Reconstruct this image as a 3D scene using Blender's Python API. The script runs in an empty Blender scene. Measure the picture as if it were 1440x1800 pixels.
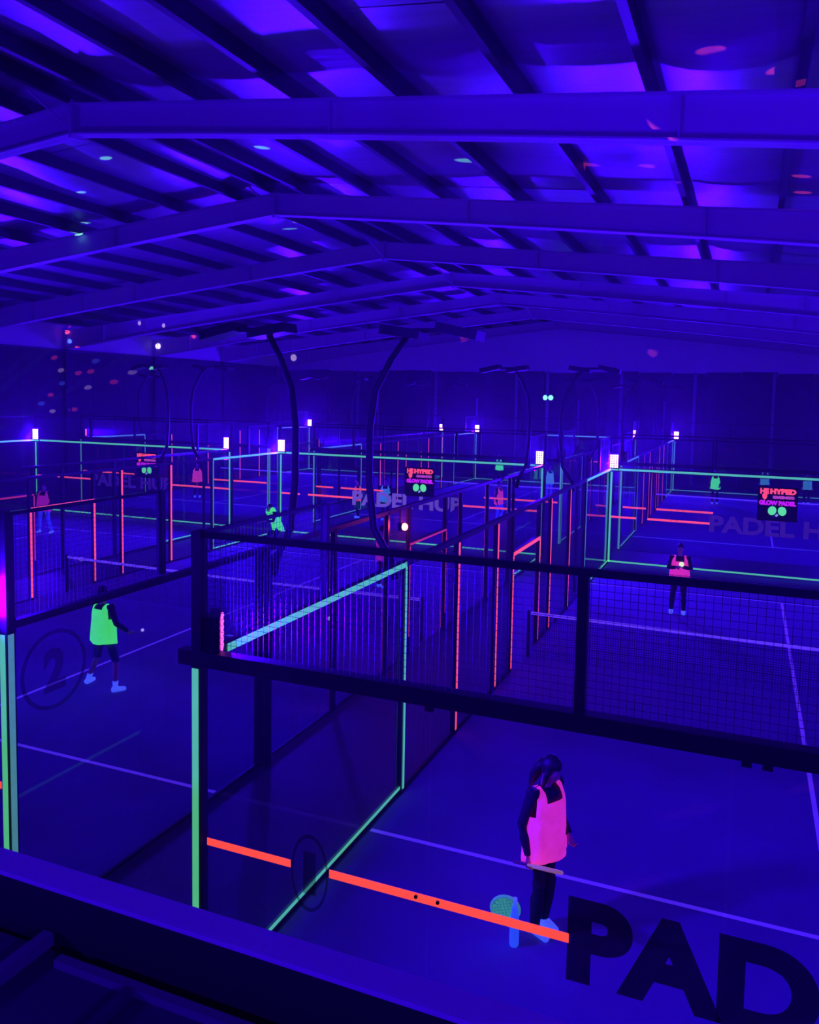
import bpy, bmesh, math, random
import numpy as np
from mathutils import Vector, Matrix
random.seed(7); np.random.seed(7)
sc = bpy.context.scene
R = math.radians

# ------------------------------------------------------------------ camera
cam_d = bpy.data.cameras.new('camera'); cam = bpy.data.objects.new('camera', cam_d)
sc.collection.objects.link(cam); sc.camera = cam
CP = (4.000442568737393, -5.075914437177662, 5.098746687259094)
yaw, pit, rol, fpx, sx, sy = -0.37379213965517377, -0.07315694528191759, 0.020010437154205953, 1390.8790908429758, 49.5, -97.5
F = Vector((math.sin(yaw)*math.cos(pit), math.cos(yaw)*math.cos(pit), math.sin(pit)))
R0 = Vector((math.cos(yaw), -math.sin(yaw), 0)); U0 = R0.cross(F)
RR = R0*math.cos(rol) + U0*math.sin(rol); UU = -R0*math.sin(rol) + U0*math.cos(rol)
M = Matrix((RR, UU, -F)).transposed().to_4x4(); M.translation = Vector(CP)
cam.matrix_world = M
cam_d.sensor_fit = 'VERTICAL'; cam_d.sensor_height = 36; cam_d.sensor_width = 28.8
cam_d.lens = 36*fpx/1800; cam_d.shift_x = -sx/1800; cam_d.shift_y = sy/1800
cam_d.clip_start = .05; cam_d.clip_end = 300

# ------------------------------------------------------------------ world, exposure, light levels
w = bpy.data.worlds.new('world'); sc.world = w; w.use_nodes = True
w.node_tree.nodes['Background'].inputs[0].default_value = (.004, .001, .05, 1)
w.node_tree.nodes['Background'].inputs[1].default_value = 1.0
vs = sc.view_settings
vs.view_transform = 'Standard'; vs.look = 'None'; vs.exposure = 0.0; vs.gamma = 1; vs.use_curve_mapping = False
sc.cycles.use_denoising = True
sc.cycles.max_bounces = 5; sc.cycles.diffuse_bounces = 3; sc.cycles.glossy_bounces = 2; sc.cycles.volume_bounces = 0
sc.cycles.use_adaptive_sampling = True; sc.cycles.adaptive_threshold = .045; sc.cycles.adaptive_min_samples = 16
sc.cycles.transparent_max_bounces = 40
sc.cycles.sample_clamp_indirect = 4.0; sc.cycles.sample_clamp_direct = 0
sc.cycles.caustics_reflective = False; sc.cycles.caustics_refractive = False
UV = (.040, .0, 1.0)          # colour of the violet floodlights
P_FLOOD = 585.0                  # watts of each violet floodlight
HAZE = 0.0022

# ------------------------------------------------------------------ materials
MAT = {}
def mat(name, col=(.5, .5, .5), rough=.6, metal=0., emit=None, es=1., bump=0., bscale=20., var=0., vscale=3., stretch=(1, 1, 1)):
    if name in MAT: return MAT[name]
    m = bpy.data.materials.new(name); m.use_nodes = True; nt = m.node_tree; n = nt.nodes; l = nt.links
    b = n['Principled BSDF']
    b.inputs['Base Color'].default_value = (*col, 1); b.inputs['Roughness'].default_value = rough; b.inputs['Metallic'].default_value = metal
    tc = n.new('ShaderNodeTexCoord'); mp = n.new('ShaderNodeMapping'); mp.inputs['Scale'].default_value = stretch
    l.new(tc.outputs['Object'], mp.inputs[0])
    if var:
        nz = n.new('ShaderNodeTexNoise'); nz.inputs['Scale'].default_value = vscale; nz.inputs['Detail'].default_value = 4
        l.new(mp.outputs[0], nz.inputs['Vector'])
        mx = n.new('ShaderNodeMix'); mx.data_type = 'RGBA'
        mx.inputs[6].default_value = (*[c*(1-var) for c in col], 1); mx.inputs[7].default_value = (*[min(1, c*(1+var)) for c in col], 1)
        l.new(nz.outputs['Fac'], mx.inputs[0]); l.new(mx.outputs[2], b.inputs['Base Color'])
    if bump:
        nb = n.new('ShaderNodeTexNoise'); nb.inputs['Scale'].default_value = bscale; nb.inputs['Detail'].default_value = 3
        l.new(mp.outputs[0], nb.inputs['Vector'])
        bp = n.new('ShaderNodeBump'); bp.inputs['Strength'].default_value = bump; bp.inputs['Distance'].default_value = .02
        l.new(nb.outputs['Fac'], bp.inputs['Height']); l.new(bp.outputs[0], b.inputs['Normal'])
    if emit:
        b.inputs['Emission Color'].default_value = (*emit, 1); b.inputs['Emission Strength'].default_value = es
        if var:
            ma = n.new('ShaderNodeMath'); ma.operation = 'MULTIPLY_ADD'; ma.inputs[1].default_value = es*var*1.2; ma.inputs[2].default_value = es*(1-var*.6)
            l.new(nz.outputs['Fac'], ma.inputs[0]); l.new(ma.outputs[0], b.inputs['Emission Strength'])
    MAT[name] = m; return m

def glass_mat(name, tint=(.93, .95, 1), refl=1.0):
    m = bpy.data.materials.new(name); m.use_nodes = True; nt = m.node_tree; n = nt.nodes; l = nt.links
    n.remove(n['Principled BSDF']); o = n['Material Output']
    t = n.new('ShaderNodeBsdfTransparent'); t.inputs[0].default_value = (*tint, 1)
    g = n.new('ShaderNodeBsdfGlossy'); g.inputs['Roughness'].default_value = .02; g.inputs[0].default_value = (refl, refl, refl, 1)
    f = n.new('ShaderNodeFresnel'); f.inputs['IOR'].default_value = 1.27
    gm = n.new('ShaderNodeNewGeometry'); sb = n.new('ShaderNodeMath'); sb.operation = 'SUBTRACT'; sb.inputs[0].default_value = 1.0; l.new(gm.outputs['Backfacing'], sb.inputs[1])
    mu = n.new('ShaderNodeMath'); mu.operation = 'MULTIPLY'; l.new(f.outputs[0], mu.inputs[0]); l.new(sb.outputs[0], mu.inputs[1])
    x = n.new('ShaderNodeMixShader'); l.new(mu.outputs[0], x.inputs[0]); l.new(t.outputs[0], x.inputs[1]); l.new(g.outputs[0], x.inputs[2])
    l.new(x.outputs[0], o.inputs[0]); MAT[name] = m; return m

def vinyl_mat(name, col, alpha):
    m = mat(name, col, .7); m.node_tree.nodes['Principled BSDF'].inputs['Alpha'].default_value = alpha; return m

STEEL = mat('black_powder_coated_steel', (.035, .03, .05), .45, .2)
GLASS = glass_mat('tempered_glass')
WIRE = mat('galvanised_wire', (.12, .1, .2), .4, .3)
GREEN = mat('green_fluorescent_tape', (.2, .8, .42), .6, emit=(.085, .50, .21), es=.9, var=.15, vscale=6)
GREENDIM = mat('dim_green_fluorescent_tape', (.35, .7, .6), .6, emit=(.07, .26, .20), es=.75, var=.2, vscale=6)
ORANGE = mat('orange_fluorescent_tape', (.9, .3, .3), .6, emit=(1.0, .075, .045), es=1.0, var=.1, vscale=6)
ORANGEDIM = mat('dim_orange_fluorescent_tape', (.9, .2, .3), .6, emit=(.42, .02, .05), es=.8, var=.3, vscale=3)  # dimmer orange glow for the outer door strips
TURF = mat('synthetic_turf', (.24, .14, .42), .95, bump=.5, bscale=90, var=.22, vscale=.9)
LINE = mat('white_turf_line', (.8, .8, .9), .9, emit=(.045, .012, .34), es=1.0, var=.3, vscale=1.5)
SLAB = mat('sealed_concrete', (.13, .13, .18), .55, bump=.2, bscale=8, var=.25, vscale=.6)
SHEET = mat('foil_faced_roof_sheet', (.42, .38, .49), .33, .55, bump=.35, bscale=1.6, var=.18, vscale=.7, stretch=(.7, 6, 1))
PURLIN = mat('dark_roof_purlin', (.085, .08, .13), .45, .3)
FRAME = mat('pale_painted_roof_steel', (.68, .62, .72), .6)
DARKCLAD = mat('dark_wall_cladding', (.07, .055, .10), .7, bump=.15, bscale=5, var=.25, vscale=1.2)
PALECLAD = mat('pale_wall_cladding', (.86, .80, .92), .65, var=.06, vscale=.7)
COLUMN = mat('wall_column_steel', (.30, .27, .36), .6)
HOUSE = mat('black_lamp_housing', (.03, .03, .05), .4, .3)
LED = mat('violet_led', (.5, .3, .6), .4, emit=(1.0, .30, 1.0), es=16)
NET = mat('black_net_cord', (.02, .02, .04), .9)
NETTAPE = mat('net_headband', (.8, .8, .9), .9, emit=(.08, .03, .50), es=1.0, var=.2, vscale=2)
BLACKVINYL = vinyl_mat('dark_translucent_vinyl', (.14, .05, .06), .66)
FAINTDECAL = vinyl_mat('faint_dark_decal', (.08, .03, .05), .34)
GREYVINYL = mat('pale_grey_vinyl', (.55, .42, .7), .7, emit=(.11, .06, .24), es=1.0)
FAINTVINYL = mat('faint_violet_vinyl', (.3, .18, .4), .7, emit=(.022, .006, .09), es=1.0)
DECK = mat('dark_gallery_deck', (.085, .06, .115), .7, bump=.2, bscale=12, var=.3, vscale=3)
KERB = mat('pale_lit_kerb_top', (.95, .9, 1.0), .6, var=.1, vscale=5)  # pale colour stands for light falling on the kerb top
SKIN = mat('skin', (.62, .28, .34), .6)
HAIR = mat('dark_hair', (.02, .012, .03), .5)
DARKCLOTH = mat('dark_cloth', (.025, .02, .045), .9)
NAVY = mat('navy_cloth', (.05, .05, .16), .9)
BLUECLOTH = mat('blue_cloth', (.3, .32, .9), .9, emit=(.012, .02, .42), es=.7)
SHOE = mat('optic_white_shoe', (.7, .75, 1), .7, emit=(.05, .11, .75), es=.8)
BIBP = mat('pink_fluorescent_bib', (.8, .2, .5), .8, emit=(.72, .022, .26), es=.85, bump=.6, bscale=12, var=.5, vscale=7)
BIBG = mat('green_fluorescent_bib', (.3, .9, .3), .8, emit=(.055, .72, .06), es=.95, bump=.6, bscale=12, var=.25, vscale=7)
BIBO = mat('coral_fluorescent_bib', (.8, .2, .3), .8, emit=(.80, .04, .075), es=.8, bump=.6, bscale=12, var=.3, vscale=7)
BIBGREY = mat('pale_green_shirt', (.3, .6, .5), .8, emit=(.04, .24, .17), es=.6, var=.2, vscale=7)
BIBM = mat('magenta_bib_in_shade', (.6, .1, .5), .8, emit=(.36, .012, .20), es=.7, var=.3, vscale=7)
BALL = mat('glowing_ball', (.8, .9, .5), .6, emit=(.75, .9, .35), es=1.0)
REDLED = mat('red_beacon_glow', (1, .3, .3), .4, emit=(1.0, .10, .06), es=18)
CYANLED = mat('cyan_sign_lamp', (.3, .9, 1), .4, emit=(.25, .95, 1.0), es=1.6)
LEDSIDE = mat('violet_led_side_on', (.5, .2, .5), .4, emit=(1.0, .10, .62), es=1.6)
for m in (LEDSIDE, GREEN, GREENDIM, ORANGE, ORANGEDIM, LINE, NETTAPE, GREYVINYL, FAINTVINYL, SHOE, BIBP, BIBG, BIBO, BIBGREY, BIBM, BALL, BLUECLOTH, CYANLED, LED):
    try: m.cycles.emission_sampling = 'NONE'
    except Exception: pass

# ------------------------------------------------------------------ helpers
C = sc.collection
def link(o, parent=None, **kw):
    C.objects.link(o)
    if parent: o.parent = parent
    for k, v in kw.items():
        if v: o[k] = v
    return o
class MB:
    def __init__(s): s.v = []; s.f = []
    def add(s, v, f):
        n = len(s.v); s.v += [tuple(p) for p in v]; s.f += [tuple(i+n for i in q) for q in f]; return s
    def box(s, a, b):
        x0, x1 = sorted((a[0], b[0])); y0, y1 = sorted((a[1], b[1])); z0, z1 = sorted((a[2], b[2]))
        return s.add([(x0,y0,z0),(x1,y0,z0),(x1,y1,z0),(x0,y1,z0),(x0,y0,z1),(x1,y0,z1),(x1,y1,z1),(x0,y1,z1)],
                     [(0,3,2,1),(4,5,6,7),(0,1,5,4),(1,2,6,5),(2,3,7,6),(3,0,4,7)])
    def tube(s, pts, rad, n=10, flat=1., cap=True, up=None):
        pts = [Vector(p) for p in pts]; rad = rad if hasattr(rad, '__len__') else [rad]*len(pts)
        rings = []; t0 = (pts[1]-pts[0]).normalized()
        a = Vector(up) if up else (Vector((0,0,1)) if abs(t0.z) < .9 else Vector((0,1,0)))
        for i, p in enumerate(pts):
            t = (pts[min(i+1, len(pts)-1)] - pts[max(i-1, 0)]).normalized()
            u = t.cross(a).normalized(); v = u.cross(t).normalized()
            rings.append([p + (u*math.cos(k*2*math.pi/n) + v*flat*math.sin(k*2*math.pi/n))*rad[i] for k in range(n)])
        V = [q for r in rings for q in r]
        Fc = [(i*n+k, i*n+(k+1)%n, (i+1)*n+(k+1)%n, (i+1)*n+k) for i in range(len(pts)-1) for k in range(n)]
        if cap: Fc += [tuple(reversed(range(n))), tuple(range((len(pts)-1)*n, len(pts)*n))]
        return s.add(V, Fc)
    def ell(s, c, r, nu=14, nv=9, rot=None):
        c = Vector(c); V = [Vector((0, 0, -r[2]))]
        for j in range(1, nv):
            th = -math.pi/2 + math.pi*j/nv
            for k in range(nu):
                ph = 2*math.pi*k/nu; V.append(Vector((r[0]*math.cos(th)*math.cos(ph), r[1]*math.cos(th)*math.sin(ph), r[2]*math.sin(th))))
        V.append(Vector((0, 0, r[2])))
        if rot is not None: V = [rot @ q for q in V]
        Fc = [(0, 1+(k+1)%nu, 1+k) for k in range(nu)]
        for j in range(nv-2):
            for k in range(nu): Fc.append((1+j*nu+k, 1+j*nu+(k+1)%nu, 1+(j+1)*nu+(k+1)%nu, 1+(j+1)*nu+k))
        L = len(V)-1; Fc += [(L, 1+(nv-2)*nu+k, 1+(nv-2)*nu+(k+1)%nu) for k in range(nu)]
        return s.add([c+q for q in V], Fc)
    def mesh(s, name, m, smooth=False):
        me = bpy.data.meshes.new(name); me.from_pydata(s.v, [], s.f); me.materials.append(m)
        if smooth: me.polygons.foreach_set('use_smooth', [True]*len(me.polygons))
        me.update(); return me
    def obj(s, name, m, parent=None, smooth=False, loc=None, **kw):
        o = bpy.data.objects.new(name, s.mesh(name, m, smooth))
        if loc: o.location = loc
        return link(o, parent, **kw)
def box(name, a, b, m, parent=None, **kw): return MB().box(a, b).obj(name, m, parent, **kw)
def empty(name, loc=(0,0,0), rz=0, **kw):
    o = bpy.data.objects.new(name, None); o.location = loc; o.rotation_euler = (0, 0, rz); o.empty_display_size = .1
    return link(o, None, **kw)
def inst(name, me, parent, loc=(0,0,0), rot=(0,0,0), **kw):
    o = bpy.data.objects.new(name, me); o.location = loc; o.rotation_euler = rot
    return link(o, parent, **kw)
def text(name, body, size, m, parent=None, width=None, ext=.003, bold=.0, **kw):
    """lettering standing up in the xz plane, facing -y, centred on its origin"""
    cu = bpy.data.curves.new(name, 'FONT'); cu.body = body; cu.size = size; cu.align_x = 'CENTER'; cu.align_y = 'CENTER'
    cu.extrude = ext; cu.offset = bold
    t = bpy.data.objects.new(name, cu); C.objects.link(t)
    me = bpy.data.meshes.new_from_object(t.evaluated_get(bpy.context.evaluated_depsgraph_get()))
    bpy.data.objects.remove(t)
    co = np.empty(len(me.vertices)*3); me.vertices.foreach_get('co', co); co = co.reshape(-1, 3)
    co[:, 0] -= (co[:, 0].min()+co[:, 0].max())/2; co[:, 1] -= (co[:, 1].min()+co[:, 1].max())/2
    if width: co[:, 0] *= width/np.ptp(co[:, 0])
    co[:, 1] *= size/np.ptp(co[:, 1])
    co = np.stack([co[:, 0], -co[:, 2], co[:, 1]], 1); me.vertices.foreach_set('co', co.ravel()); me.materials.clear(); me.materials.append(m); me.update()
    o = bpy.data.objects.new(name, me); return link(o, parent, **kw)

# ------------------------------------------------------------------ hall shell
XL, XR, YN, YF, XM = -29.0, 13.6, -9.0, 46.5, -7.7
def roofz(x): return 10.35 - .1*abs(x-XM)
box('floor', (XL-.2, YN-.2, -.2), (XR+.2, YF+.2, -.012), SLAB, kind='structure')
def wall(name, fn):
    o = empty(name, kind='structure'); fn(o); return o
def far_wall(o):
    n = 21; wd = (XR-XL)/n
    for k in range(n):
        x0 = XL + k*wd; box('dark_panel', (x0+.01, YF, 0), (x0+wd-.01, YF+.12, 7.0+.06*math.sin(k*1.7)), DARKCLAD, o)
    MB().add([(XL, YF+.05, 6.8), (XR, YF+.05, 6.8), (XR, YF+.05, roofz(XR)+.6), (XM, YF+.05, roofz(XM)+.6), (XL, YF+.05, roofz(XL)+.6),
              (XL, YF+.2, 6.8), (XR, YF+.2, 6.8), (XR, YF+.2, roofz(XR)+.6), (XM, YF+.2, roofz(XM)+.6), (XL, YF+.2, roofz(XL)+.6)],
             [(0,1,2,3,4), (9,8,7,6,5), (0,5,6,1), (1,6,7,2), (2,7,8,3), (3,8,9,4), (4,9,5,0)]).obj('pale_gable', PALECLAD, o)
    for x in (-22.5, -16.4, -10.6, -8.47, -3.69, .8, 5.3, 9.8): box('wall_column', (x-.09, YF-.16, 0), (x+.09, YF, 7.0), COLUMN, o)
    for x in (-20.9, -13.4, -6.4, -1.0): box('wall_mullion', (x-.05, YF-.08, 2.2), (x+.05, YF, 5.2), COLUMN, o)
    box('wall_rail', (XL, YF-.12, 5.25), (XR, YF, 5.42), DARKCLAD, o)
wall('wall_far', far_wall)
def left_wall(o):
    n = 24; wd = (YF-YN)/n
    for k in range(n):
        y0 = YN + k*wd; box('dark_panel', (XL-.12, y0+.01, 0), (XL, y0+wd-.01, 7.2), DARKCLAD, o)
    box('pale_band', (XL-.15, YN, 7.2), (XL-.03, YF, roofz(XL)+.5), PALECLAD, o)
    box('eaves_rail', (XL-.05, YN, 7.12), (XL+.06, YF, 7.24), PURLIN, o)
wall('wall_left', left_wall)
def right_wall(o):
    box('dark_panel', (XR, YN, 0), (XR+.15, YF, 7.2), DARKCLAD, o); box('pale_band', (XR, YN, 7.2), (XR+.15, YF, roofz(XR)+.5), PALECLAD, o)
wall('wall_right', right_wall)
def near_wall(o): box('dark_panel', (XL, YN-.15, 0), (XR, YN, 11), DARKCLAD, o)
wall('wall_near', near_wall)

# roof: foil-faced sheets between the purlins, each set slightly differently
roof = empty('ceiling', kind='structure')
OFF = [0.0] + [1.05+1.85*i for i in range(11)]
FY = [-.3 + 6.6*k for k in range(-1, 8)]
for side in (-1, 1):
    xs = [XM + side*q_ for q_ in OFF] + [XL if side < 0 else XR]
    for i in range(len(xs)-1):
        xa, xb = xs[i], xs[i+1]
        if abs(xa-xb) < .1: continue
        y = -.3
        box_y = [YN]
        while y < YF: box_y.append(y); y += 4.4
        box_y.append(YF)
        for j in range(len(box_y)-1):
            ya, yb = box_y[j], box_y[j+1]
            if yb-ya < .05: continue
            d = random.uniform(-.010, .010); e = random.uniform(-.035, .035); sag = random.uniform(-.03, .11)
            xm_, ym = (xa+xb)/2, (ya+yb)/2
            V = []; nx, ny = 4, 6
            for p in range(nx+1):
                for q in range(ny+1):
                    x = xa+(xb-xa)*p/nx; yy = ya+(yb-ya)*q/ny
                    u = p/nx*2-1; v_ = q/ny*2-1
                    V.append((x, yy-(.12 if q == 0 else -.12 if q == ny else 0), roofz(x)+.24 + e*u*(1-abs(v_)**3) + d*v_ - sag*(1-u*u)*(1-v_*v_)))
            Fq = [(p*(ny+1)+q, (p+1)*(ny+1)+q, (p+1)*(ny+1)+q+1, p*(ny+1)+q+1) for p in range(nx) for q in range(ny)]
            n0 = len(V); V2 = V + [(a, b, c+.05) for a, b, c in V]
            MB().add(V2, Fq + [tuple(reversed([k+n0 for k in f])) for f in Fq]).obj('roof_sheet', SHEET, roof, smooth=True)
box('roof_deck', (XL-.3, YN-.3, 11.2), (XR+.3, YF+.3, 11.4), DARKCLAD, roof)
for side in (-1, 1):
    for i, q_ in enumerate(OFF):
        if i == 0 and side < 0: continue
        x = XM + side*q_; z = roofz(x); h = .26
        # Z section
        MB().box((x-.012, YN, z-.02), (x+.012, YF, z+h)).box((x-.10, YN, z-.035), (x+.012, YF, z-.02)).box((x-.012, YN, z+h), (x+.10, YF, z+h+.015)).box((x-.1, YN, z-.03), (x-.09, YF, z+.02)).obj('purlin', PURLIN, roof)

# portal frames
for k, y in enumerate(FY):
    fr = empty('roof_frame', (XM, y, 0), kind='structure')
    for side, xe in ((-1, XL), (1, XR)):
        L = abs(xe-XM)
        def zz(x, dz): return roofz(x)-.05-dz - 0
        N = 8; top = []; bot = []
        for i in range(N+1):
            x = XM + side*L*i/N; dep = .55 + .40*(i/N)**2.2
            top.append((x, roofz(x)-.04)); bot.append((x, roofz(x)-.04-dep))
        web = MB(); fl1 = MB(); fl2 = MB()
        for i in range(N):
            for mbx, (a, b), (c, d), hy in ((web, (top[i], top[i+1]), (bot[i], bot[i+1]), .012),
                     (fl1, (top[i], top[i+1]), ((top[i][0], top[i][1]-.03), (top[i+1][0], top[i+1][1]-.03)), .13),
                     (fl2, ((bot[i][0], bot[i][1]+.03), (bot[i+1][0], bot[i+1][1]+.03)), (bot[i], bot[i+1]), .13)):
                mbx.add([(p[0]-XM, s*hy, p[1]) for s in (-1, 1) for p in (a, b, d, c)],
                        [(0,1,2,3), (7,6,5,4), (0,4,5,1), (1,5,6,2), (2,6,7,3), (3,7,4,0)])
        web.obj('rafter_web', FRAME, fr); fl1.obj('rafter_flange', FRAME, fr); fl2.obj('rafter_flange', FRAME, fr)
        for i in (2, 4, 5, 6, 7):
            x = top[i][0]-XM
            MB().box((x-.01, -.12, bot[i][1]), (x+.01, .12, top[i][1])).obj('stiffener', FRAME, fr)
        MB().box((side*L-.16*side, -.10, 0), (side*L-.02*side, .10, 7.3)).obj('frame_column', DARKCLAD, fr)
        MB().box((side*L-.3*side, -.12, 7.3), (side*L-.02*side, .12, roofz(xe)-.1)).obj('frame_haunch', FRAME, fr)
    # ridge splice
    MB().box((-.03, -.14, roofz(XM)-.66), (.03, .14, roofz(XM)+.02)).obj('ridge_plate', FRAME, fr)
    for s in (-1, 1):
        MB().tube([(-.02, s*.02, roofz(XM)-.55), (-.35, s*.75, roofz(XM)+.02)], .022, 6).obj('fly_brace', FRAME, fr)

# ------------------------------------------------------------------ gallery deck in front of the courts
gal = empty('gallery_deck', (0, -4, 3.4), label='dark boarded gallery deck with kerb coloured pale on its lit top, overlooking the courts', category='deck')
def G(name, a, b, m): return box(name, (a[0], a[1]+4, a[2]-3.4), (b[0], b[1]+4, b[2]-3.4), m, gal)
G('kerb', (-6, -3.285, 3.2), (9, -3.215, 3.535), STEEL)  # kerb face coloured dark for the shade below its top
G('lit_kerb_top', (-6, -3.30, 3.535), (9, -3.205, 3.55), KERB)  # light on the kerb top put into a pale strip
xs = [-6, -3.5, -1.0, .6, 2.0, 4.4, 6.8, 9]
for i in range(len(xs)-1):
    for ya, yb in ((-9, -6.2), (-6.18, -4.0), (-3.98, -3.31)):
        G('deck_board', (xs[i]+.012, ya+.01, 3.30), (xs[i+1]-.012, yb-.01, 3.36), DECK)
G('batten', (2.0, -5.5, 3.36), (2.04, -3.30, 3.40), mat('purple_batten', (.22, .12, .25), .6))
G('batten', (2.12, -3.375, 3.36), (3.6, -3.345, 3.385), mat('purple_batten', (.22, .12, .25), .6))
G('batten', (2.40, -4.6, 3.36), (2.425, -3.38, 3.39), DECK)
for x in (-5.5, -1, 3.5, 8.5):
    for y in (-8.6, -3.6): G('gallery_post', (x-.08, y-.08, 0), (x+.08, y+.08, 3.30), STEEL)
G('gallery_beam', (-6, -3.7, 3.1), (9, -3.5, 3.3), STEEL)

# ------------------------------------------------------------------ a padel court, built once in local coordinates x 0..10, y 0..20
def wires(w_, h_, nx, nz):
    """welded mesh in the xz plane"""
    mb = MB(); r = .0017
    def prism(a, b):
        a = Vector(a); b = Vector(b); t = (b-a).normalized(); u = Vector((0, 1, 0)); v = t.cross(u)
        c = [(u*math.cos(q)+v*math.sin(q))*r*1.2 for q in (R(90), R(210), R(330))]
        mb.add([a+k for k in c]+[b+k for k in c], [(0, 1, 4, 3), (1, 2, 5, 4), (2, 0, 3, 5)])
    for i in range(nx+1): x = w_*i/nx; prism((x, 0, 0), (x, 0, h_))
    for j in range(nz+1): z = h_*j/nz; prism((0, .003, z), (w_, .003, z))
    return mb.mesh('wire_mesh', WIRE)
ME_SIDE = wires(2, 3, 40, 60); ME_TOP = wires(2, 1, 40, 20); ME_DOOR = wires(2, .75, 40, 15)
ME_POST3 = MB().box((-.04, -.04, 0), (.04, .04, 3)).mesh('post', STEEL)
ME_POST4 = MB().box((-.045, -.045, 0), (.045, .045, 4.02)).mesh('post', STEEL)
ME_POST1 = MB().box((-.035, -.035, 3.06), (.035, .035, 4.0)).mesh('post', STEEL)
ME_GLASS = MB().box((.012, -.006, .03), (1.988, .006, 2.94)).mesh('glass_panel', GLASS)
ME_CLAMP = MB().box((-.03, -.02, -.02), (.03, .02, .02)).mesh('glass_clamp', STEEL)
ME_DOT = MB().tube([(0, -.012, 0), (0, .0, 0)], .014, 8).mesh('glass_clamp', STEEL)
def tapeb(parent, a, b, m, **kw): return box('tape_strip', a, b, m, parent, **kw)

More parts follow.
